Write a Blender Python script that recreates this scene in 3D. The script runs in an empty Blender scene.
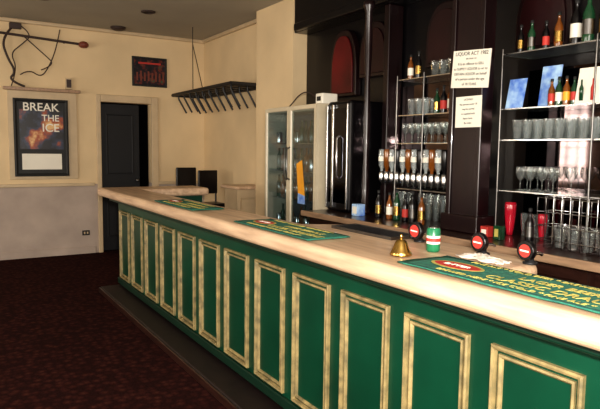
import bpy, bmesh, math, random
from mathutils import Vector, Matrix
random.seed(7)
S=bpy.context.scene
S.view_settings.view_transform='Standard'
try: S.view_settings.look='Medium High Contrast'
except Exception: pass
COL=S.collection
PI=math.pi

# ---------------------------------------------------------------- materials
def mat(name,c,rough=.5,metal=0,var=0.0,scale=8,c2=None,bump=0.0,coat=0,stretch=None,spec=None):
    m=bpy.data.materials.new(name); m.use_nodes=True
    nt=m.node_tree; b=nt.nodes['Principled BSDF']
    b.inputs['Roughness'].default_value=rough; b.inputs['Metallic'].default_value=metal
    b.inputs['Coat Weight'].default_value=coat
    if spec is not None: b.inputs['Specular IOR Level'].default_value=spec
    c=tuple(c)+(1,)
    b.inputs['Base Color'].default_value=c
    tc=nt.nodes.new('ShaderNodeTexCoord'); mp=nt.nodes.new('ShaderNodeMapping')
    nt.links.new(tc.outputs['Object'],mp.inputs[0])
    if stretch: mp.inputs['Scale'].default_value=stretch
    n=nt.nodes.new('ShaderNodeTexNoise'); n.inputs['Scale'].default_value=scale; n.inputs['Detail'].default_value=5
    nt.links.new(mp.outputs[0],n.inputs['Vector'])
    r=nt.nodes.new('ShaderNodeValToRGB')
    if c2 is None: c2=tuple(max(0,x*(1-var)) for x in c[:3])
    r.color_ramp.elements[0].position=.3; r.color_ramp.elements[1].position=.7
    r.color_ramp.elements[0].color=tuple(c2[:3])+(1,); r.color_ramp.elements[1].color=c
    nt.links.new(n.outputs['Fac'],r.inputs[0]); nt.links.new(r.outputs[0],b.inputs['Base Color'])
    if bump:
        bp=nt.nodes.new('ShaderNodeBump'); bp.inputs['Strength'].default_value=bump; bp.inputs['Distance'].default_value=.01
        nt.links.new(n.outputs['Fac'],bp.inputs['Height']); nt.links.new(bp.outputs[0],b.inputs['Normal'])
    return m
def glassmat(name,tint=(1,1,1),white=.12,gl=1.0):
    m=bpy.data.materials.new(name); m.use_nodes=True
    nt=m.node_tree; nt.nodes.clear()
    o=nt.nodes.new('ShaderNodeOutputMaterial'); t=nt.nodes.new('ShaderNodeBsdfTransparent'); t.inputs[0].default_value=tuple(tint)+(1,)
    g=nt.nodes.new('ShaderNodeBsdfGlossy'); g.inputs['Roughness'].default_value=.06
    d=nt.nodes.new('ShaderNodeBsdfDiffuse'); d.inputs[0].default_value=(.8,.85,.85,1)
    lw=nt.nodes.new('ShaderNodeLayerWeight'); lw.inputs[0].default_value=.35
    mu=nt.nodes.new('ShaderNodeMath'); mu.operation='MULTIPLY'; mu.inputs[1].default_value=gl
    nt.links.new(lw.outputs['Facing'],mu.inputs[0])
    m1=nt.nodes.new('ShaderNodeMixShader'); m2=nt.nodes.new('ShaderNodeMixShader'); m1.inputs[0].default_value=white
    nt.links.new(t.outputs[0],m1.inputs[1]); nt.links.new(d.outputs[0],m1.inputs[2])
    nt.links.new(mu.outputs[0],m2.inputs[0]); nt.links.new(m1.outputs[0],m2.inputs[1]); nt.links.new(g.outputs[0],m2.inputs[2])
    nt.links.new(m2.outputs[0],o.inputs[0]); return m

M={}
M['wall']=mat('cream_plaster',(.75,.58,.36),.8,var=.18,scale=1.3)
M['wall_low']=mat('lower_plaster',(.50,.41,.35),.8,var=.25,scale=2.5)
M['ceil']=mat('ceiling_paint',(.40,.36,.29),.9,var=.08,scale=2)
M['trim']=mat('trim_paint',(.58,.45,.29),.5,var=.15,scale=6)
M['green']=mat('green_paint',(.002,.056,.028),.34,var=.35,scale=3)
M['greend']=mat('dark_green_paint',(.003,.028,.015),.4,var=.2,scale=5)
M['gilt']=mat('tan_moulding',(.36,.27,.12),.5,c2=(.12,.10,.05),scale=18)
M['top']=mat('worn_counter_timber',(.72,.52,.35),.42,c2=(.44,.29,.19),scale=4,stretch=(6,.6,6),coat=.12)
M['topd']=mat('dark_timber',(.045,.018,.013),.3,var=.5,scale=7,stretch=(6,.8,6),coat=.3)
M['timber']=mat('mid_timber',(.42,.27,.17),.4,var=.35,scale=8,stretch=(6,.8,6))
M['step']=mat('dark_step_timber',(.016,.008,.008),.5,var=.5,scale=14)
M['black']=mat('black_lacquer',(.004,.003,.004),.28,var=.3,scale=5)
M['blackm']=mat('black_metal',(.012,.012,.014),.45,var=.3,scale=9)
M['post']=mat('mahogany_post',(.014,.004,.005),.3,var=.5,scale=5,stretch=(4,4,.6),coat=.12)
M['red']=mat('red_mahogany',(.13,.004,.006),.35,var=.7,scale=3)
M['reddark']=mat('dark_mahogany',(.022,.003,.004),.35,var=.5,scale=4)
M['redglass']=mat('red_glass',(.45,.01,.03),.15,var=.3,scale=8,coat=.6)
M['mirror']=mat('smoked_mirror',(.13,.095,.095),.05,1,c2=(.04,.035,.038),scale=6)
M['cmirror']=mat('smoked_door_glass',(.05,.05,.06),.06,1,var=.3,scale=3)
M['steel']=mat('polished_steel',(.74,.74,.75),.2,1,var=.3,scale=6)
M['dsteel']=mat('tarnished_steel',(.22,.21,.20),.35,1,var=.4,scale=9)
M['brass']=mat('brass',(.66,.43,.13),.25,1,var=.3,scale=20)
M['white']=mat('white_card',(.80,.76,.66),.6,var=.05,scale=4)
M['creamp']=mat('cream_enamel',(.60,.52,.38),.35,var=.15,scale=5)
M['ink']=mat('black_ink',(.02,.02,.02),.6,var=.2)
M['blue']=mat('blue_print',(.02,.12,.60),.5,c2=(.45,.65,.85),scale=14)
M['amber']=mat('amber_glass',(.22,.07,.012),.1,var=.4,scale=8,coat=.5)
M['dgreen']=mat('green_bottle_glass',(.012,.06,.025),.1,var=.4,scale=8,coat=.5)
M['cangreen']=mat('green_can_paint',(.02,.20,.09),.3,var=.3,scale=30)
M['orange']=mat('orange_label',(.85,.38,.03),.5,var=.2,scale=8)
M['yellow']=mat('yellow_print',(.52,.45,.12),.8,var=.35,scale=30)
M['redp']=mat('red_print',(.50,.04,.03),.6,var=.2,scale=20)
M['towel']=mat('green_bar_towel',(.03,.19,.12),.95,c2=(.015,.10,.08),scale=60,bump=.6)
M['towelb']=mat('dark_towel_hem',(.012,.07,.055),.95,var=.3,scale=60)
M['wire']=mat('dark_cable',(.05,.030,.025),.6,var=.2)
M['rubber']=mat('brown_plastic',(.20,.05,.03),.45,var=.2)
M['doorp']=mat('dark_door_paint',(.004,.0045,.007),.6,var=.3,scale=4)
M['glass']=glassmat('clear_glass',(.94,.97,.96),.06,1.2)
M['shelfglass']=glassmat('shelf_glass',(.80,.92,.90),.22)
M['frost']=glassmat('beer_glassware',(.93,.96,.96),.10,1.2)
M['milky']=glassmat('optic_bottle_glass',(.93,.96,.96),.25,1.2)
M['doorglass']=glassmat('cooler_door_glass',(.75,.82,.84),.015,.35)
M['cloth']=mat('white_cloth',(.70,.62,.54),.9,var=.2,scale=20,bump=.5)
M['inner']=mat('cooler_lining',(.10,.11,.12),.5,var=.3,scale=4)

def carpet():
    m=bpy.data.materials.new('red_patterned_carpet'); m.use_nodes=True
    nt=m.node_tree; b=nt.nodes['Principled BSDF']; b.inputs['Roughness'].default_value=.95; b.inputs['Specular IOR Level'].default_value=.05
    tc=nt.nodes.new('ShaderNodeTexCoord'); v=nt.nodes.new('ShaderNodeTexVoronoi'); v.inputs['Scale'].default_value=19; v.inputs['Randomness'].default_value=.7
    nt.links.new(tc.outputs['Object'],v.inputs['Vector'])
    r=nt.nodes.new('ShaderNodeValToRGB'); e=r.color_ramp.elements
    e[0].position=0; e[0].color=(.12,.042,.030,1); e[1].position=.35; e[1].color=(.068,.020,.017,1)
    x=e.new(.65); x.color=(.038,.013,.012,1)
    nt.links.new(v.outputs['Distance'],r.inputs[0])
    n=nt.nodes.new('ShaderNodeTexNoise'); n.inputs['Scale'].default_value=70; nt.links.new(tc.outputs['Object'],n.inputs['Vector'])
    mx=nt.nodes.new('ShaderNodeMix'); mx.data_type='RGBA'; mx.blend_type='MULTIPLY'; mx.inputs[0].default_value=.8
    nt.links.new(r.outputs[0],mx.inputs[6]); nt.links.new(n.outputs['Fac'],mx.inputs[7])
    nt.links.new(mx.outputs[2],b.inputs['Base Color']); return m
M['carpet']=carpet()

# ---------------------------------------------------------------- geometry helpers
def obj(name,me,m=None,smooth=False):
    o=bpy.data.objects.new(name,me); COL.objects.link(o)
    if m is not None: me.materials.append(M[m] if isinstance(m,str) else m)
    if smooth:
        for p in me.polygons: p.use_smooth=True
    return o
def bev(o,w,s=3):
    md=o.modifiers.new('bev','BEVEL'); md.width=w; md.segments=s; md.limit_method='ANGLE'; return o
def boxes(name,lst,m,bevel=0):
    bm=bmesh.new()
    for (x0,x1,y0,y1,z0,z1) in lst:
        vs=[bm.verts.new((x,y,z)) for x in(x0,x1) for y in(y0,y1) for z in(z0,z1)]
        for f in((0,1,3,2),(4,6,7,5),(0,4,5,1),(2,3,7,6),(0,2,6,4),(1,5,7,3)): bm.faces.new([vs[i] for i in f])
    me=bpy.data.meshes.new(name); bm.normal_update(); bmesh.ops.recalc_face_normals(bm,faces=bm.faces); bm.to_mesh(me); bm.free()
    o=obj(name,me,m)
    if bevel: bev(o,bevel)
    return o
def box(name,x0,x1,y0,y1,z0,z1,m,bevel=0): return boxes(name,[(x0,x1,y0,y1,z0,z1)],m,bevel)
def lathe(name,prof,pos,m,seg=20,scale=None,flip=False):
    bm=bmesh.new()
    for k,p in enumerate(pos):
        s=scale[k] if scale else 1
        rings=[]
        for r,z in prof:
            z=-z if flip else z
            if r<1e-6: rings.append([bm.verts.new((p[0],p[1],p[2]+z*s))])
            else: rings.append([bm.verts.new((p[0]+r*s*math.cos(2*PI*i/seg),p[1]+r*s*math.sin(2*PI*i/seg),p[2]+z*s)) for i in range(seg)])
        for a,b in zip(rings,rings[1:]):
            for i in range(seg):
                j=(i+1)%seg
                if len(a)==1 and len(b)==1: continue
                if len(a)==1: bm.faces.new((a[0],b[j],b[i]))
                elif len(b)==1: bm.faces.new((a[i],a[j],b[0]))
                else: bm.faces.new((a[i],a[j],b[j],b[i]))
    bmesh.ops.recalc_face_normals(bm,faces=bm.faces)
    me=bpy.data.meshes.new(name); bm.to_mesh(me); bm.free()
    return obj(name,me,m,True)
def tubes(name,paths,r,m,cyclic=False,smooth=False):
    cu=bpy.data.curves.new(name,'CURVE'); cu.dimensions='3D'; cu.bevel_depth=r; cu.bevel_resolution=3; cu.use_fill_caps=True
    for pts in paths:
        if smooth:
            sp=cu.splines.new('NURBS'); sp.points.add(len(pts)-1)
            for i,p in enumerate(pts): sp.points[i].co=(*p,1)
            sp.use_endpoint_u=True; sp.order_u=3; sp.use_cyclic_u=cyclic
        else:
            sp=cu.splines.new('POLY'); sp.points.add(len(pts)-1)
            for i,p in enumerate(pts): sp.points[i].co=(*p,1)
            sp.use_cyclic_u=cyclic
    t=bpy.data.objects.new('tmp',cu); COL.objects.link(t)
    bpy.context.view_layer.update()
    me=bpy.data.meshes.new_from_object(t.evaluated_get(bpy.context.evaluated_depsgraph_get()))
    bpy.data.objects.remove(t); me.materials.clear()
    return obj(name,me,m,True)
def prism(name,pts,a,b,axis,m,bevel=0,seg=3):
    def P(p,t):
        return {'x':(t,p[0],p[1]),'y':(p[0],t,p[1]),'z':(p[0],p[1],t)}[axis]
    bm=bmesh.new(); A=[bm.verts.new(P(p,a)) for p in pts]; B=[bm.verts.new(P(p,b)) for p in pts]
    bm.faces.new(A); bm.faces.new(B[::-1]); n=len(pts)
    for i in range(n): bm.faces.new((A[i],B[i],B[(i+1)%n],A[(i+1)%n]))
    bmesh.ops.recalc_face_normals(bm,faces=bm.faces)
    me=bpy.data.meshes.new(name); bm.to_mesh(me); bm.free(); o=obj(name,me,m)
    if bevel: bev(o,bevel,seg)
    return o
def frames(name,rects,prof,face,m):
    bm=bmesh.new(); ax,c=face
    for (a0,a1,z0,z1) in rects:
        rings=[]
        for i,d in prof:
            cs=[(a0+i,z0+i),(a1-i,z0+i),(a1-i,z1-i),(a0+i,z1-i)]
            rings.append([bm.verts.new((c-d,a,z) if ax=='x' else (a,c-d,z)) for a,z in cs])
        for A,B in zip(rings,rings[1:]):
            for k in range(4): bm.faces.new((A[k],A[(k+1)%4],B[(k+1)%4],B[k]))
    bmesh.ops.recalc_face_normals(bm,faces=bm.faces)
    me=bpy.data.meshes.new(name); bm.to_mesh(me); bm.free(); return obj(name,me,m)
def text(name,body,size,loc,face,m,ext=.0006,sx=1,rot=None,align='CENTER',off=0.0):
    cu=bpy.data.curves.new(name,'FONT'); cu.body=body; cu.size=size; cu.extrude=ext; cu.align_x=align; cu.align_y='CENTER'; cu.offset=size*off
    t=bpy.data.objects.new('tmp',cu); COL.objects.link(t); bpy.context.view_layer.update()
    me=bpy.data.meshes.new_from_object(t.evaluated_get(bpy.context.evaluated_depsgraph_get())); bpy.data.objects.remove(t); me.materials.clear()
    if face=='x': R=Matrix(((0,0,-1),(-1,0,0),(0,1,0)))
    elif face=='y': R=Matrix(((1,0,0),(0,0,-1),(0,1,0)))
    else: R=Matrix(((0,1,0),(-1,0,0),(0,0,1)))
    R=R.to_4x4()
    if rot: R=R@Matrix.Rotation(rot,4,'Z')
    me.transform(Matrix.Translation(loc)@R@Matrix.Diagonal((sx,1,1,1)))
    return obj(name,me,m)
def group(name,loc,parts):
    e=bpy.data.objects.new(name,None); e.empty_display_size=.1; e.location=loc; COL.objects.link(e)
    for p in parts:
        p.parent=e; p.matrix_parent_inverse=Matrix.Translation(-Vector(loc))
    return e

# ---------------------------------------------------------------- room shell
H=3.13
WX=3.51; WY=8.5; LX=-3.5; BY=-2.6
box('floor',LX-.15,WX+.15,BY-.15,WY+1.6,-.1,0,'carpet')
box('ceiling',LX-.15,WX+.15,BY-.15,WY+1.6,H,H+.1,'ceil')
DX0,DX1,DZ=1.96,2.68,2.13
boxes('wall_back',[(LX,DX0,WY,WY+.15,.98,H),(DX0,DX1,WY,WY+.15,DZ,H),(DX1,WX,WY,WY+.15,.98,H)],'wall')
boxes('wall_back_lower',[(LX,DX0,WY,WY+.15,0,.98),(DX1,WX,WY,WY+.15,0,.98)],'wall_low')
box('wall_right',WX,WX+.15,BY,WY+.15,0,H,'wall')
box('wall_right_pier',3.30,WX,5.50,6.36,0,H,'wall')
wins=[(6.55,7.25,.9,2.3),(3.0,5.2,.8,2.5),(-.4,1.9,.8,2.5)]
segs=[]; y=BY
for w in sorted(wins):
    segs.append((LX-.15,LX,y,w[0],0,H)); segs.append((LX-.15,LX,w[0],w[1],0,w[2])); segs.append((LX-.15,LX,w[0],w[1],w[3],H)); y=w[1]
segs.append((LX-.15,LX,y,WY+.15,0,H))
boxes('wall_left',segs,'wall')
bw=(-2.6,1.6,.8,2.6)  # opening for an added, unseen rear window that brightens the end wall
boxes('wall_front',[(LX,bw[0],BY-.15,BY,0,H),(bw[1],WX,BY-.15,BY,0,H),(bw[0],bw[1],BY-.15,BY,0,bw[2]),(bw[0],bw[1],BY-.15,BY,bw[3],H)],'wall')
k=1
for (a,b,c,d) in wins:
    n=3 if b-a<1 else 4
    L=[(LX-.1,LX-.05,a,a+.05,c,d),(LX-.1,LX-.05,b-.05,b,c,d),(LX-.1,LX-.05,a,b,c,c+.05),(LX-.1,LX-.05,a,b,d-.05,d)]
    for i in range(1,n): yy=a+(b-a)*i/n; L.append((LX-.09,LX-.06,yy-.012,yy+.012,c,d))
    for i in range(1,4): zz=c+(d-c)*i/4; L.append((LX-.09,LX-.06,a,b,zz-.012,zz+.012))
    boxes('window_%d'%k,L,'white'); k+=1
a,b,c,d=bw
boxes('window_4',[(a,a+.05,BY-.1,BY-.05,c,d),(b-.05,b,BY-.1,BY-.05,c,d),(a,b,BY-.1,BY-.05,c,c+.05),(a,b,BY-.1,BY-.05,d-.05,d)]+[(a+(b-a)*i/4-.015,a+(b-a)*i/4+.015,BY-.09,BY-.06,c,d) for i in(1,2,3)],'white')  # frame of the added rear window, behind the camera and out of view
boxes('trim_1',[(LX,DX0-.1,WY-.03,WY,.955,1.0),(DX1+.1,WX,WY-.03,WY,.955,1.0)],'trim',.008)
boxes('baseboard_back',[(LX,DX0-.1,WY-.02,WY,0,.10),(DX1+.1,WX,WY-.02,WY,0,.10)],'wall_low',.005)
boxes('trim_2',[(LX,WX,WY-.05,WY,H-.05,H),(WX-.05,WX,6.36,WY-.05,H-.05,H)],'trim',.015)
boxes('trim_3',[(DX0-.06,DX0,WY-.035,WY,0,DZ+.1),(DX1,DX1+.1,WY-.035,WY,0,DZ+.1),(DX0,DX1,WY-.035,WY,DZ,DZ+.1)],'trim',.008)
boxes('wall_passage',[(DX0-.2,DX0-.1,WY+.15,WY+1.5,0,H),(DX1+.1,DX1+.2,WY+.15,WY+1.5,0,H),(DX0-.2,DX1+.2,WY+1.5,WY+1.6,0,H)],'doorp')
g=[box('leaf',DX0+.01,DX1-.16,WY+.06,WY+.10,.01,DZ-.02,'doorp',.004),
   frames('panels',[(DX0+.08,DX1-.24,.2,.95),(DX0+.08,DX1-.24,1.1,1.98)],[(0,0),(0,.005),(.02,.007),(.03,0)],('y',WY+.06),'doorp'),
   lathe('handle',[(0,0),(.02,.0),(.026,.02),(.02,.04),(0,.045)],[(DX1-.2,WY+.03,1.0)],'dsteel')]
group('door_1',(2.3,WY+.08,0),g)

# ---------------------------------------------------------------- main bar
PX=1.58; CH=1.07
def arc(cx,cy,r,a0,a1,n=8): return [(cx+r*math.cos(math.radians(a0+(a1-a0)*i/n)),cy+r*math.sin(math.radians(a0+(a1-a0)*i/n))) for i in range(n+1)]
outl=[(1.42,-.6),(1.78,-.6),(1.78,1.38)]+arc(1.86,1.57,.19,-80,0,8)+[(2.05,2.6)]+arc(1.93,2.65,.12,0,70,5)+[(1.80,2.86),(1.80,5.95),(2.52,5.95),(2.52,6.40)]+arc(1.47,6.35,.05,90,180,4)
top=prism('counter_top',outl,CH-.085,CH,'z','top',.032,5)
parts=[top]
parts.append(boxes('body',[(PX,PX+.1,-.55,6.14,.08,CH-.085),(PX+.1,2.47,6.04,6.14,.08,CH-.085)],'green'))
parts.append(boxes('back_panel',[(1.70,1.74,-.55,6.0,0,CH-.087)],'topd'))
parts.append(boxes('apron',[(1.50,PX,-.55,6.2,CH-.125,CH-.088)],'greend',.01))
parts.append(boxes('skirting',[(PX-.02,PX,-.55,6.14,.08,.14)],'greend',.006))
rects=[]
for i in range(-3,12):
    y0=.955+i*.4335
    rects.append((y0,y0+.333,.155,.855))
parts.append(frames('outer_mouldings',rects,[(0,0),(0,.016),(.006,.021),(.014,.018),(.018,.004),(.018,0)],('x',PX),'gilt'))
parts.append(frames('inner_mouldings',[(a+.028,b-.028,c+.028,d-.028) for a,b,c,d in rects],[(0,0),(.0,.010),(.007,.013),(.014,.006),(.016,0)],('x',PX),'gilt'))
parts.append(boxes('brackets',[(1.80,2.0,yy,yy+.04,CH-.25,CH-.087) for yy in(1.5,2.0,2.5)],'topd'))
parts.append(boxes('step',[(1.38,PX+.1,-.55,6.14,0,.06)],'step',.012))
parts.append(boxes('step_edge',[(1.365,1.379,-.55,6.14,0,.05)],'topd',.004))
group('bar_counter',(1.6,3,0),parts)
g=[boxes('tray',[(1.83,2.0,2.12,2.62,CH+.001,CH+.006),(1.83,1.84,2.12,2.62,CH+.006,CH+.016),(1.99,2.0,2.12,2.62,CH+.006,CH+.016),(1.84,1.99,2.12,2.13,CH+.006,CH+.016),(1.84,1.99,2.61,2.62,CH+.006,CH+.016)],'dsteel'),
   boxes('grille',[(1.84+i*.019,1.848+i*.019,2.13,2.61,CH+.010,CH+.013) for i in range(8)],'blackm')]
group('drip_tray',(1.9,2.3,CH),g)

def towel(y0,y1,x0,x1,skew,title):
    n=24; bm=bmesh.new(); nx=8; G=[]
    for i in range(n+1):
        row=[]
        for j in range(nx+1):
            yy=y0+(y1-y0)*i/n; xx=x0+(x1-x0)*j/nx+skew*(i/n-.5)
            row.append(bm.verts.new((xx,yy,CH+.0075+.0010*math.sin(i*1.3+j*.7)+.0006*math.sin(j*2+i*.4))))
        G.append(row)
    for i in range(n):
        for j in range(nx): bm.faces.new((G[i][j],G[i][j+1],G[i+1][j+1],G[i+1][j]))
    me=bpy.data.meshes.new('cloth'); bm.to_mesh(me); bm.free(); c=obj('cloth',me,'towel',True)
    sd=c.modifiers.new('s','SOLIDIFY'); sd.thickness=.004; sd.offset=0
    cy=(y0+y1)/2; cx=(x0+x1)/2; w=x1-x0; l=y1-y0; ps=[c]
    z=CH+.012
    for (a,b) in((x0+.004,x0+.014),(x1-.014,x1-.004)):
        ps.append(prism('hem',[(a,y0+.01),(b,y0+.01),(b,y1-.01),(a,y1-.01)],z-.001,z,'z','towelb'))
    by=cy+l*.31
    el=lambda rx,ry:[(cx+rx*math.cos(t*PI/16),by+ry*math.sin(t*PI/16)) for t in range(32)]
    ps.append(prism('badge_rim',el(w*.22,l*.125),z,z+.0006,'z','yellow'))
    ps.append(prism('badge',el(w*.17,l*.11),z+.0006,z+.0012,'z','redp'))
    ps.append(text('badge_letters','BITTER',w*.15,(cx,by,z+.0016),'z','white'))
    ps.append(text('words_a',title,w*.24,(cx-w*.16,cy-l*.16,z+.001),'z','yellow',off=.01))
    ps.append(text('words_b','LAGER BEER ALE',w*.20,(cx+w*.10,cy-l*.16,z+.001),'z','yellow',off=.01))
    ps.append(text('words_c','FINE ALE * COLD BEER * BREWED HERE *',w*.13,(cx+w*.38,cy,z+.001),'z','yellow'))
    ps.append(text('words_d','BREWED HERE * ICE COLD * FINE ALE *',w*.13,(cx-w*.38,cy,z+.001),'z','yellow'))
    group('bar_towel',(cx,cy,CH),ps)
towel(.72,1.67,1.475,1.735,.0,'CLASSIC DRAUGHT')
towel(2.27,3.08,1.455,1.70,.0,'CLASSIC DRAUGHT')
towel(3.75,4.57,1.46,1.70,.0,'CLASSIC DRAUGHT')

bx,by=1.60,1.79
g=[lathe('dome',[(.0445,0),(.046,.004),(.040,.016),(.031,.034),(.026,.050),(.020,.060),(.008,.066),(0,.067)],[(bx,by,CH+.004)],'brass',28),
   lathe('lip_plate',[(0,0),(.036,0),(.036,.004),(0,.004)],[(bx,by,CH+.001)],'topd',24),
   lathe('handle',[(0.004,.0),(.004,.004),(.007,.008),(.005,.012),(.007,.018),(0,.022)],[(bx,by,CH+.069)],'brass',16)]
group('brass_bell',(bx,by,CH),g)
cx_,cy_=1.79,1.80
g=[lathe('body',[(0,0),(.024,0),(.029,.008),(.029,.095),(.023,.103)],[(cx_,cy_,CH+.001)],'cangreen',24),
   lathe('lid',[(.023,.103),(.024,.106),(.021,.102),(0,.102)],[(cx_,cy_,CH+.001)],'steel',24),
   lathe('label',[(.0296,.035),(.0296,.070)],[(cx_,cy_,CH+.001)],'white',24),
   lathe('label_band',[(.0301,.045),(.0301,.060)],[(cx_,cy_,CH+.001)],'redp',24)]
group('drink_can',(cx_,cy_,CH),g)
for (x,yy,R) in((1.93,2.03,.044),(1.93,1.65,.040),(1.93,1.42,.038)):
    b=[lathe('base',[(0,0),(.028,0),(.028,.006),(.014,.012),(.012,.045),(0,.05)],[(x,yy,CH+.001)],'blackm',20),
       tubes('spout',[[(x,yy,CH+.035),(x+.05,yy,CH+.045),(x+.07,yy,CH+.03)]],.007,'steel',smooth=True)]
    dz=CH+.054
    circ=lambda r:[(yy+r*math.cos(t*PI/14),dz+r*math.sin(t*PI/14)) for t in range(28)]
    b.append(prism('badge_body',circ(R),x-.036,x-.012,'x','black',.004))
    b.append(prism('badge_face',circ(R*.66),x-.038,x-.036,'x','redp'))
    b.append(prism('badge_band',[(yy-R*.50,dz-.004),(yy+R*.50,dz-.002),(yy+R*.50,dz+.004),(yy-R*.50,dz+.002)],x-.0395,x-.038,'x','white'))
    group('beer_tap',(x,yy,CH),b)
bm=bmesh.new(); n=14; G=[]
for i in range(n+1):
    G.append([bm.verts.new((1.79+.085*j/n+.01*math.sin(i),1.46+.22*i/n+.008*math.sin(j*1.1),CH+.006+.020*abs(math.sin(i*.9+j*.5))*math.sin(PI*j/n)*math.sin(PI*i/n))) for j in range(n+1)])
for i in range(n):
    for j in range(n): bm.faces.new((G[i][j],G[i][j+1],G[i+1][j+1],G[i+1][j]))
me=bpy.data.meshes.new('bar_cloth'); bm.to_mesh(me); bm.free(); o=obj('bar_cloth',me,'cloth',True); sd=o.modifiers.new('s','SOLIDIFY'); sd.thickness=.004

g=[box('top',3.06,3.49,6.42,6.87,1.0,1.04,'top',.012),box('cabinet',3.10,3.47,6.46,6.83,0,1.0,'trim'),
   frames('panel',[(3.14,3.43,.15,.9)],[(0,0),(0,.012),(.03,0)],('y',6.46),'trim')]
group('service_cabinet',(3.2,6.6,0),g)
for (sx,sy,h) in((2.82,7.3,1.24),(3.13,7.3,1.2)):
    w=.14
    g=[box('seat',sx-w,sx+w,sy-.17,sy+.17,.72,.77,'black',.02),
       box('backrest',sx-w,sx+w,sy+.14,sy+.17,.88,h,'black',.012),
       tubes('legs',[[(sx+a*w*1.05,sy+b*.17,.012),(sx+a*w*.85,sy+b*.14,.72)] for a in(-1,1) for b in(-1,1)]+[[(sx+a*w*.85,sy+.155,.72),(sx+a*w*.85,sy+.155,.95)] for a in(-1,1)],.012,'blackm'),
       tubes('footring',[[(sx-.135,sy-.155,.28),(sx+.135,sy-.155,.28),(sx+.135,sy+.155,.28),(sx-.135,sy+.155,.28)]],.009,'blackm',cyclic=True)]
    group('bar_stool',(sx,sy,0),g)

# ---------------------------------------------------------------- back bar
BT=.95
parts=[box('counter_board',2.79,3.50,.3,4.45,BT-.03,BT,'topd',.006),
       box('counter_edge',2.765,2.79,.3,4.45,BT-.045,BT+.004,'timber',.008),
       box('base_cabinets',2.85,3.50,.32,4.43,.0,BT-.032,'topd'),
       frames('cupboard_doors',[(.4+i*.67,1.03+i*.67,.1,.88) for i in range(6)],[(0,0),(0,.015),(.05,.018),(.06,.004),(.07,0)],('x',2.85),'topd'),
       box('back_panel',3.47,3.505,.3,5.49,BT,H-.002,'black'),
       box('header',3.305,3.469,.3,5.49,2.74,H-.002,'black',.01),
       box('cornice',3.24,3.304,.3,5.40,2.74,2.82,'black',.015),
       box('mirror_a',3.455,3.468,.4,2.62,BT+.05,2.05,'mirror'),
       box('mirror_b',3.455,3.468,2.95,3.9,BT+.05,2.05,'mirror'),
       box('post',3.04,3.16,2.67,2.92,BT,2.74,'post',.008),
       box('post_moulding_a',3.025,3.04,2.65,2.69,BT,2.74,'post',.006),
       box('post_moulding_b',3.025,3.04,2.90,2.94,BT,2.74,'post',.006),
       box('post_plinth',3.0,3.18,2.63,2.96,BT,BT+.12,'post',.01),
       box('half_post_a',3.30,3.46,3.92,3.99,BT,2.74,'post',.01),
       box('half_post_b',3.30,3.46,.9,1.0,BT,2.74,'post',.01),
       lathe('turned_column',[(0,0),(.05,0),(.05,.03),(.03,.06),(.034,.25),(.022,.5),(.034,.8),(.022,1.1),(.034,1.4),(.03,1.7),(.05,1.75),(.05,1.785),(0,1.785)],[(3.12,3.97,BT+.001)],'post',20)]
def lancet(cy,z0,z1,w,k=10):
    zs=z0+(z1-z0)*.35; pts=[(cy-w/2,z0),(cy+w/2,z0)]
    for i in range(k+1):
        t=i/k; pts.append((cy+w/2*math.cos(t*PI/2)**.75,zs+(z1-zs)*math.sin(t*PI/2)))
    for i in range(k-1,-1,-1):
        t=i/k; pts.append((cy-w/2*math.cos(t*PI/2)**.75,zs+(z1-zs)*math.sin(t*PI/2)))
    return pts
for i,cy in enumerate((4.72,4.25,3.37,2.5,1.85,1.2)):
    z0=2.02 if i==0 else 2.17
    parts.append(prism('arch_frame',lancet(cy,z0,2.66,.42),3.40,3.465,'x','post',.008))
    parts.append(prism('arch_panel',lancet(cy,z0+.03,2.60,.34),3.385,3.399,'x','red' if i==0 else 'reddark',.004))
group('back_bar_cabinet',(3.3,2.5,0),parts)

def shelfset(name,y0,y1,zs,x0=3.15,x1=3.44):
    ps=[]
    for i,z in enumerate(zs):
        ps.append(box('glass_shelf_%d'%(i+1),x0,x1,y0,y1,z-.008,z,'shelfglass'))
        ps.append(box('shelf_edge_%d'%(i+1),x0-.004,x0,y0,y1,z-.008,z,'steel'))
    for i,yy in enumerate((y0+.01,(y0+y1)/2,y1-.01)):
        ps.append(tubes('pole_%d'%(i+1),[[(x0-.012,yy,BT+.008),(x0-.012,yy,max(zs)+.03)]],.0055,'dsteel'))
    group(name,(3.2,(y0+y1)/2,BT),ps)
shelfset('glass_shelf_unit',3.0,3.62,[1.2,1.56,1.78,2.06])
shelfset('glass_shelf_unit',1.3,2.60,[1.25,1.58,1.78,2.13])
WG=[(0,0),(.032,0),(.03,.004),(.004,.01),(.004,.065),(.022,.082),(.034,.115),(.030,.155)]
TB=[(0,.003),(.026,0),(.028,.002),(.036,.125)]
HB=[(0,.003),(.024,0),(.026,.002),(.031,.20)]
SC=[(0,.003),(.028,0),(.030,.004),(.026,.02),(.036,.09),(.037,.15)]
BO=[(0,0),(.034,0),(.036,.01),(.036,.17),(.030,.195),(.014,.23),(.013,.285),(.016,.287),(.016,.30),(0,.30)]
def rows(y0,y1,dy,xs,z,keep=.9): 
    r=[]; y=y0
    while y<y1:
        for k,x in enumerate(xs):
            if random.random()<keep: r.append((x,y+random.uniform(-.003,.003)+(k%2)*.01,z+.001))
        y+=dy
    return r
oy=[3.06+.066*i for i in range(13)]
dp=[(3.20,y,1.21) for y in oy]
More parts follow.
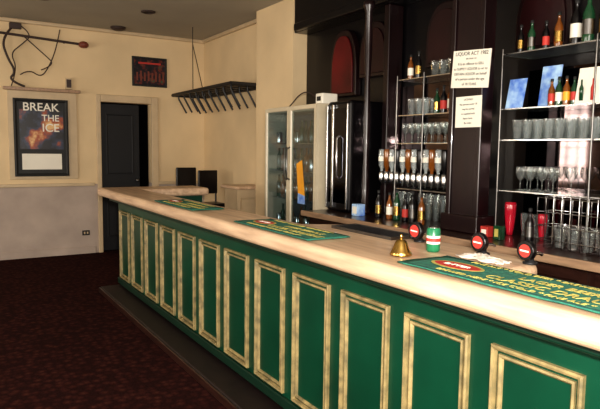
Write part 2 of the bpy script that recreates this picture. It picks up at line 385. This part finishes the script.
g=[lathe('measures',[(0,0),(.006,0),(.007,.02),(.022,.03),(.025,.045),(.025,.10),(.020,.115),(0,.115)],dp,'steel',16),
   lathe('inverted_bottles',[(.013,.115),(.014,.135),(.028,.165),(.029,.285),(.026,.30),(0,.30)],dp[::2],'milky',16),
   lathe('inverted_bottles_dark',[(.013,.115),(.014,.135),(.028,.165),(.029,.285),(.026,.30),(0,.30)],dp[1::4],'black',16),
   lathe('inverted_bottles_amber',[(.013,.115),(.014,.135),(.028,.165),(.029,.285),(.026,.30),(0,.30)],dp[3::4],'amber',16),
   lathe('labels',[(.0295,.20),(.0295,.24)],dp[::2],'white',16),
   tubes('rail',[[(3.235,3.02,1.27),(3.235,3.92,1.27)]],.009,'dsteel'),
   boxes('rail_plate',[(3.245,3.26,3.02,3.92,1.22,1.32)],'black')]
group('spirit_optics',(3.22,3.45,1.2),g)
def glasses(name,prof,pos,m,seg=14): return lathe(name,prof,pos,m,seg)
glasses('wine_glasses',WG,rows(3.06,3.58,.072,(3.20,3.28,3.36),1.56),'glass')
glasses('beer_glasses',TB,rows(3.34,3.57,.08,(3.20,3.29,3.37),1.78),'frost')
glasses('tumblers',TB,rows(3.06,3.40,.09,(3.27,3.34),2.06),'glass')
glasses('beer_glasses',TB,rows(1.36,2.54,.076,(3.20,3.29,3.38),1.58,.95),'frost')
glasses('schooner_glasses',SC,rows(1.36,1.92,.083,(3.20,3.28,3.34),2.13),'glass')
glasses('wine_glasses',WG,rows(2.22,2.54,.08,(3.2,3.29,3.38),1.25,.8),'glass')
glasses('wine_glasses',WG,rows(1.36,1.80,.08,(3.2,3.29,3.38),1.25,.8),'glass')
glasses('highball_glasses',HB,rows(3.06,3.8,.08,(3.30,3.38),BT,.8),'glass')
glasses('schooner_glasses',SC,rows(2.36,2.48,.083,(3.26,3.34),BT),'glass')
def bottle(name,x,y,z,m,label,sc=1.0):
    z+=.001
    g=[lathe('glass_body',BO[:8],[(x,y,z)],m,20,[sc]),
       lathe('cap',[(.0165,.272),(.0165,.302),(0,.302)],[(x,y,z)],'ink' ,16,[sc]),
       lathe('label',[(.0365,.05),(.0365,.14)],[(x,y,z)],label,20,[sc])]
    group(name,(x,y,z),g)
for (x,yy,z,m,l,s) in [(3.25,3.06,1.78,'black','brass',.85),(3.25,3.135,1.78,'amber','white',.75),(3.25,3.21,1.78,'black','redp',.7),(3.25,3.28,1.78,'dgreen','brass',.65),
    (3.22,2.52,2.13,'black','brass',.6),(3.22,2.44,2.13,'dgreen','dsteel',.65),(3.24,2.35,2.13,'black','redp',.6),(3.22,2.25,2.13,'amber','brass',.7),
    (3.24,2.15,2.13,'black','white',.9),(3.22,2.06,2.13,'dgreen','dsteel',.95),(3.24,1.97,2.13,'black','brass',.95),
    (3.21,2.27,1.78,'amber','redp',.55),(3.21,2.22,1.78,'dgreen','white',.58),(3.21,2.17,1.78,'amber','orange',.58),(3.21,2.12,1.78,'dgreen','redp',.55),
    (3.22,3.46,2.06,'black','brass',.7),(3.22,3.55,2.06,'amber','white',.65),
    (3.05,3.2,BT,'amber','brass',.75),(3.05,3.3,BT,'black','dsteel',.8),(3.07,3.4,BT,'black','redp',.7),(3.07,3.5,BT,'dgreen','brass',.8),(3.08,3.6,BT,'amber','white',.7),(3.05,3.7,BT,'black','brass',.75),
    (3.05,2.26,BT,'black','dsteel',.7),(3.15,1.55,BT,'black','dsteel',.8)]:
    bottle('liquor_bottle',x,yy,z,m,l,s)
# small cartons and jars on the back counter
for (x,yy,w,h,m,lab) in((2.98,2.52,.06,.07,'redp','white'),(2.95,3.85,.08,.10,'blue','white'),(2.95,2.40,.05,.09,'dgreen','yellow')):
    g=[box('box',x,x+w,yy,yy+w,BT+.001,BT+h,m,.003),box('face_label',x-.001,x-.0002,yy+.01,yy+w-.01,BT+.02,BT+h-.02,lab)]
    group('small_carton',(x,yy,BT),g)
def card(name,y0,y1,z,h,x,bg,extras):
    g=[prism('board',[(x,z+.001),(x+.006,z+.001),(x+.046,z+h),(x+.04,z+h)],y0,y1,'y',bg)]
    g+=extras; group(name,(x,(y0+y1)/2,z),g)
card('advertising_card',2.45,2.58,1.78,.19,3.17,'blue',[])
card('advertising_card',2.30,2.44,1.78,.27,3.31,'blue',[])
card('advertising_card',1.93,2.09,1.78,.21,3.17,'white',[lathe('bottle_picture',[(0,0),(.012,0),(.012,.07),(.005,.09),(.005,.12),(0,.12)],[(3.172,2.05,1.80)],'dgreen',8),lathe('bottle_picture_b',[(0,0),(.012,0),(.012,.07),(.005,.09),(.005,.12),(0,.12)],[(3.172,1.98,1.80)],'redp',8)])
glasses('beer_glasses',TB,rows(1.36,1.88,.08,(3.20,3.29),1.78),'frost')
VS=[(0,0),(.022,0),(.024,.02),(.030,.06),(.038,.14),(.040,.21),(.036,.23),(0,.23)]
lathe('red_vase',VS,[(3.22,2.54,BT+.001)],'redglass',22,[.95])
lathe('red_vase',VS,[(3.20,2.28,BT+.001)],'redglass',22,[.72])
P=[]
for z in(1.0,1.08,1.16,1.24): P.append([(2.95,1.70,z),(3.10,1.70,z),(3.10,2.14,z),(2.95,2.14,z),(2.95,1.70,z)])
for i in range(9): yy=1.70+.055*i; P.append([(2.95,yy,1.24),(2.95,yy,.956),(3.10,yy,.956),(3.10,yy,1.24)])
tubes('wire_rack',P,.003,'steel')
lathe('stacked_tumblers',TB,rows(1.76,2.10,.085,(2.99,),.960),'glass',14)

# signs on post
g=[box('board',3.012,3.018,2.585,2.905,1.92,2.165,'white')]
zz=2.142
for s,t in((.034,'LIQUOR ACT 1982'),(.015,'SECTION 114'),(.024,'It is an offence to SELL'),(.024,'to SUPPLY LIQUOR to or to'),(.024,'OBTAIN LIQUOR on behalf'),(.024,'of a person under the age'),(.024,'of 18 YEARS')):
    g.append(text('line',t,s,(3.0115,2.745,zz),'x','ink')); zz-=.033
e=group('liquor_licence_sign',(3.013,2.745,2.04),g); e.rotation_euler=(math.radians(4),0,0)
g=[box('board',3.012,3.018,2.64,2.86,1.66,1.865,'white')]
zz=1.843
for t in('LICENSED','No person under 18','may be served','or supplied with','liquor here.','By order'):
    g.append(text('line',t,.018,(3.0115,2.75,zz),'x','ink')); zz-=.031
group('notice_sign',(3.013,2.75,1.77),g)

# bottle cooler
g=[box('body',3.02,3.44,4.07,4.42,BT+.001,1.93,'black',.03),
   box('door_glass',3.005,3.018,4.11,4.38,BT+.08,1.86,'cmirror'),
   boxes('steel_strips',[(3.0,3.02,4.08,4.10,BT+.03,1.9),(3.0,3.02,4.385,4.405,BT+.03,1.9),(2.998,3.02,4.29,4.32,BT+.03,1.9)],'steel',.007),
   tubes('handle',[[(3.0,4.20,1.25),(2.975,4.20,1.27),(2.975,4.20,1.6),(3.0,4.20,1.62)]],.009,'steel')]
group('bottle_cooler',(3.2,4.2,BT),g)
# fridge
X0,X1,Y0,Y1=2.96,3.285,4.47,5.44; ZT=1.92
g=[boxes('carcass',[(X0,X1,Y0,Y0+.03,.05,ZT),(X0,X1,Y1-.03,Y1,.05,ZT),(X0,X1,Y0+.03,Y1-.03,ZT-.06,ZT),(X0,X1,Y0+.03,Y1-.03,.05,.3)],'creamp',.004),
   box('lining',X1-.02,X1-.001,Y0+.03,Y1-.03,.3,ZT-.06,'inner'),
   boxes('shelves',[(X0+.03,X1-.03,Y0+.031,Y1-.031,z,z+.008) for z in(.7,1.0,1.28,1.55)],'steel'),
   boxes('feet',[(X0+.03,X0+.08,Y0+.03,Y0+.08,0,.05),(X1-.08,X1-.03,Y0+.03,Y0+.08,0,.05),(X0+.03,X0+.08,Y1-.08,Y1-.03,0,.05),(X1-.08,X1-.03,Y1-.08,Y1-.03,0,.05)],'blackm')]
ym=(Y0+Y1)/2
g.append(frames('door_frames',[(Y0,ym-.004,.32,ZT-.01),(ym+.004,Y1,.32,ZT-.01)],[(0,0),(0,.028),(.032,.028),(.038,.018),(.038,0)],('x',X0-.001),'creamp'))
g.append(boxes('door_glass',[(X0-.015,X0-.01,Y0+.036,ym-.04,.357,ZT-.045),(X0-.015,X0-.01,ym+.04,Y1-.036,.357,ZT-.045)],'doorglass'))
g.append(tubes('handles',[[(X0-.028,yy,1.2),(X0-.06,yy,1.22),(X0-.06,yy,1.5),(X0-.028,yy,1.52)] for yy in(ym-.025,ym+.025)],.007,'dsteel'))
pos=[(3.06+.1*j,Y0+.08+.09*i,z) for z in(.708,1.008,1.288,1.558) for i in range(10) for j in range(2) if random.random()<.85 and Y0+.08+.09*i<Y1-.06]
g.append(lathe('stock_bottles',BO,[p for i,p in enumerate(pos) if i%3==0],'dgreen',12,[.75]*len(pos)))
g.append(lathe('stock_bottles_amber',BO,[p for i,p in enumerate(pos) if i%3==1],'amber',12,[.75]*len(pos)))
g.append(lathe('stock_cans',[(0,0),(.03,0),(.032,.01),(.032,.11),(.026,.12),(0,.12)],[p for i,p in enumerate(pos) if i%3==2],'steel',12))
g.append(prism('sticker',[(4.66,1.02),(4.78,1.02),(4.82,1.36),(4.72,1.40)],X0-.018,X0-.0155,'x','orange')); g.append(prism('sticker_base',[(4.66,.98),(4.79,.98),(4.785,1.08),(4.66,1.06)],X0-.019,X0-.018,'x','blue'))
group('drinks_fridge',(3.1,4.95,0),g)
g=[box('case',3.02,3.19,4.50,4.62,ZT+.001,ZT+.10,'white',.01),box('dial',3.015,3.02,4.53,4.59,ZT+.03,ZT+.07,'ink')]
group('alarm_box',(3.1,4.55,ZT),g)
tubes('fridge_cable',[[(3.15,4.64,ZT+.008),(3.12,4.75,ZT+.08),(3.1,4.9,ZT+.15),(3.1,5.05,ZT+.12),(3.12,5.2,ZT+.05),(3.15,5.35,ZT+.008)]],.006,'wire',smooth=True)

# ---------------------------------------------------------------- end wall fittings
Yw=WY
g=[box('backing',.79,1.64,Yw-.03,Yw-.001,1.06,2.22,'trim',.004),
   boxes('top_rail',[(.74,1.68,Yw-.10,Yw-.031,2.22,2.26)],'timber',.005),
   frames('frame',[(.85,1.52,1.10,2.12)],[(0,0),(0,.03),(.02,.035),(.04,.02),(.04,0)],('y',Yw-.031),'ink'),
   box('sheet',.89,1.48,Yw-.040,Yw-.031,1.14,2.08,'ink')]
def picmat(name,cols,scale):
    m=bpy.data.materials.new(name); m.use_nodes=True; nt=m.node_tree; b=nt.nodes['Principled BSDF']; b.inputs['Roughness'].default_value=.4
    tc=nt.nodes.new('ShaderNodeTexCoord'); n=nt.nodes.new('ShaderNodeTexNoise'); n.inputs['Scale'].default_value=scale; n.inputs['Detail'].default_value=3
    nt.links.new(tc.outputs['Object'],n.inputs['Vector']); r=nt.nodes.new('ShaderNodeValToRGB'); e=r.color_ramp.elements
    e[0].position=.40; e[0].color=cols[0]+(1,); e[1].position=.72; e[1].color=cols[-1]+(1,)
    for i,c in enumerate(cols[1:-1]): x=e.new(.40+.32*(i+1)/(len(cols)-1)); x.color=c+(1,)
    nt.links.new(n.outputs['Fac'],r.inputs[0]); nt.links.new(r.outputs[0],b.inputs['Base Color']); return m
M['pic1']=picmat('poster_art',[(.01,.01,.015),(.03,.04,.08),(.35,.07,.02),(.7,.45,.2)],6)
M['pic2']=picmat('picture_art',[(.006,.005,.008),(.02,.012,.02),(.14,.02,.012),(.03,.10,.06)],14)
g+=[box('artwork',.92,1.46,Yw-.042,Yw-.0405,1.46,1.98,'pic1'),
    text('title_a','BREAK',.15,(1.185,Yw-.044,2.01),'y','white',off=.012),
    text('title_b','THE',.12,(1.30,Yw-.044,1.87),'y','white',off=.012),
    text('title_c','ICE',.15,(1.30,Yw-.044,1.74),'y','white',off=.012),
    box('blank_panel',.94,1.43,Yw-.044,Yw-.0405,1.19,1.40,'white')]
group('framed_poster',(1.2,Yw-.03,1.6),g)
g=[frames('frame',[(2.41,2.92,2.38,2.80)],[(0,0),(0,.02),(.02,.022),(.03,.01),(.03,0)],('y',Yw-.001),'ink'),
   box('picture',2.43,2.90,Yw-.012,Yw-.002,2.40,2.78,'pic2'),
   boxes('figures',[(2.47+.055*i,2.495+.055*i,Yw-.0135,Yw-.0121,2.46,2.58+.02*(i%2)) for i in range(8)],'rubber'),
   boxes('caption',[(2.50,2.83,Yw-.0135,Yw-.0121,2.70,2.725)],'redp')]
group('wall_picture',(2.66,Yw,2.6),g)
g=[box('plate',1.68,1.78,Yw-.012,Yw-.001,.26,.33,'ink',.004),boxes('sockets',[(1.70,1.72,Yw-.014,Yw-.012,.28,.31),(1.74,1.76,Yw-.014,Yw-.012,.28,.31)],'trim')]
group('power_outlet',(1.73,Yw,.25),g)
g=[tubes('pole',[[(.3,Yw-.06,2.95),(1.72,Yw-.06,2.88)]],.016,'wire'),
   tubes('brackets',[[(.7,Yw-.001,2.93),(.7,Yw-.06,2.93)],[(1.5,Yw-.001,2.89),(1.5,Yw-.06,2.89)]],.014,'wire'),
   box('bracket_box',.84,.98,Yw-.07,Yw-.001,3.0,3.07,'wire',.006),
   lathe('round_end',[(0,0),(.04,.008),(.065,.03),(.065,.06),(.04,.085),(0,.095)],[(1.74,Yw-.07,2.83)],'rubber',20),
   tubes('bent_arm',[[(.86,Yw-.05,3.0),(.74,Yw-.08,2.85),(.80,Yw-.09,2.62),(.90,Yw-.07,2.45),(.80,Yw-.06,2.34),(1.0,Yw-.06,2.27)]],.014,'wire',smooth=True),
   tubes('cables',[
 [(.95,Yw-.03,3.06),(1.12,Yw-.06,2.95),(.97,Yw-.05,2.8),(.84,Yw-.05,2.68),(.92,Yw-.05,2.5),(.84,Yw-.04,2.27)],
 [(1.45,Yw-.02,3.05),(1.40,Yw-.04,2.8),(1.3,Yw-.04,2.55),(1.2,Yw-.05,2.4),(1.05,Yw-.05,2.5),(.95,Yw-.05,2.42)],
 [(1.0,Yw-.04,2.92),(1.25,Yw-.05,2.7),(1.38,Yw-.05,2.58),(1.2,Yw-.05,2.5)]],.007,'wire',smooth=True)]
group('wall_fan_bracket',(1.2,Yw-.05,2.9),g)
g=[box('box',1.50,1.58,Yw-.06,Yw-.001,2.27,2.42,'trim',.006),box('box_lid',1.51,1.57,Yw-.065,Yw-.061,2.29,2.40,'wire')]
group('switch_box',(1.54,Yw,2.34),g)
zr=2.27; rx0,rx1,ry0,ry1=2.98,3.49,6.38,8.40
P=[[(rx0,ry0,zr),(rx1,ry0,zr)],[(rx0,ry1,zr),(rx1,ry1,zr)],[(rx0,ry0,zr),(rx0,ry1,zr)],[(rx1-.01,ry0,zr),(rx1-.01,ry1,zr)]]
n=9; sl=[]; hooks=[]
for i in range(n):
    yy=ry0+(ry1-ry0)*(i+.5)/n
    sl.append((rx0,rx1,yy-.05,yy+.05,zr,zr+.02))
    hooks.append([(rx0+.05,yy,zr),(rx0+.05,yy,zr-.06),(rx0+.16,yy-.02,zr-.26)])
    hooks.append([(rx0+.27,yy,zr),(rx0+.27,yy,zr-.06),(rx0+.38,yy-.02,zr-.26)])
g=[tubes('frame',P,.024,'blackm'),boxes('slats',sl,'blackm'),tubes('hooks',hooks,.012,'blackm'),
   tubes('suspension_wires',[[(rx0+.02,yy,zr),(rx0+.02,yy,H-.001)] for yy in(7.65,)],.005,'blackm'),
   tubes('suspension_stay',[[(rx0+.02,7.65,2.9),(rx0+.02,7.3,zr)]],.005,'blackm')]
group('hanging_glass_rack',(3.2,7.3,zr),g)
for (x,yy) in((2.22,7.1),(1.05,7.1)):
    g=[lathe('trim_ring',[(.05,0),(.085,0),(.085,-.012),(.06,-.02),(.05,-.01),(.05,0)],[(x,yy,H-.001)],'wire',24),
       lathe('lamp_can',[(0,-.002),(.05,-.002),(.05,-.008),(0,-.008)],[(x,yy,H-.001)],'ink',24)]
    group('recessed_downlight',(x,yy,H),g)
lathe('smoke_detector',[(0,0),(.10,0),(.10,-.02),(.06,-.04),(0,-.045)],[(2.16,8.25,H-.001)],'wire',20)

# ---------------------------------------------------------------- lights
def area(name,loc,rot,sx,sy,p,c=(1,1,1)):
    l=bpy.data.lights.new(name,'AREA'); l.shape='RECTANGLE'; l.size=sx; l.size_y=sy; l.energy=p; l.color=c
    o=bpy.data.objects.new(name,l); o.location=loc; o.rotation_euler=rot; COL.objects.link(o); return o
DL=(1,.90,.77)
for i,(a,b,c,d) in enumerate(wins):
    area('daylight_window_%d'%(i+1),(LX-.2,(a+b)/2,(c+d)/2),(0,-PI/2,0),d-c,b-a,[65,105,70][i],DL)
area('daylight_window_4',((bw[0]+bw[1])/2,BY-.2,(bw[2]+bw[3])/2),(PI/2,0,0),bw[1]-bw[0],bw[3]-bw[2],185,DL)  # added fill through the unseen rear opening, put in to light the end wall
w=bpy.data.worlds.new('sky'); S.world=w; w.use_nodes=True
w.node_tree.nodes['Background'].inputs[0].default_value=(.75,.85,1,1); w.node_tree.nodes['Background'].inputs[1].default_value=.8
fl=area('camera_flash',(.05,-.1,1.66),(math.radians(86),0,math.radians(-31.8)),.16,.10,135,(1,.94,.86))

# ---------------------------------------------------------------- camera
cd=bpy.data.cameras.new('camera'); cd.lens=35; cd.sensor_width=36; cd.clip_start=.02
cam=bpy.data.objects.new('camera',cd); COL.objects.link(cam)
R=Matrix.Rotation(math.radians(-31.8),4,'Z')@Matrix.Rotation(math.radians(84.6),4,'X')@Matrix.Rotation(math.radians(.7),4,'Z')
cam.matrix_world=Matrix.Translation((0,0,1.5))@R
S.camera=cam
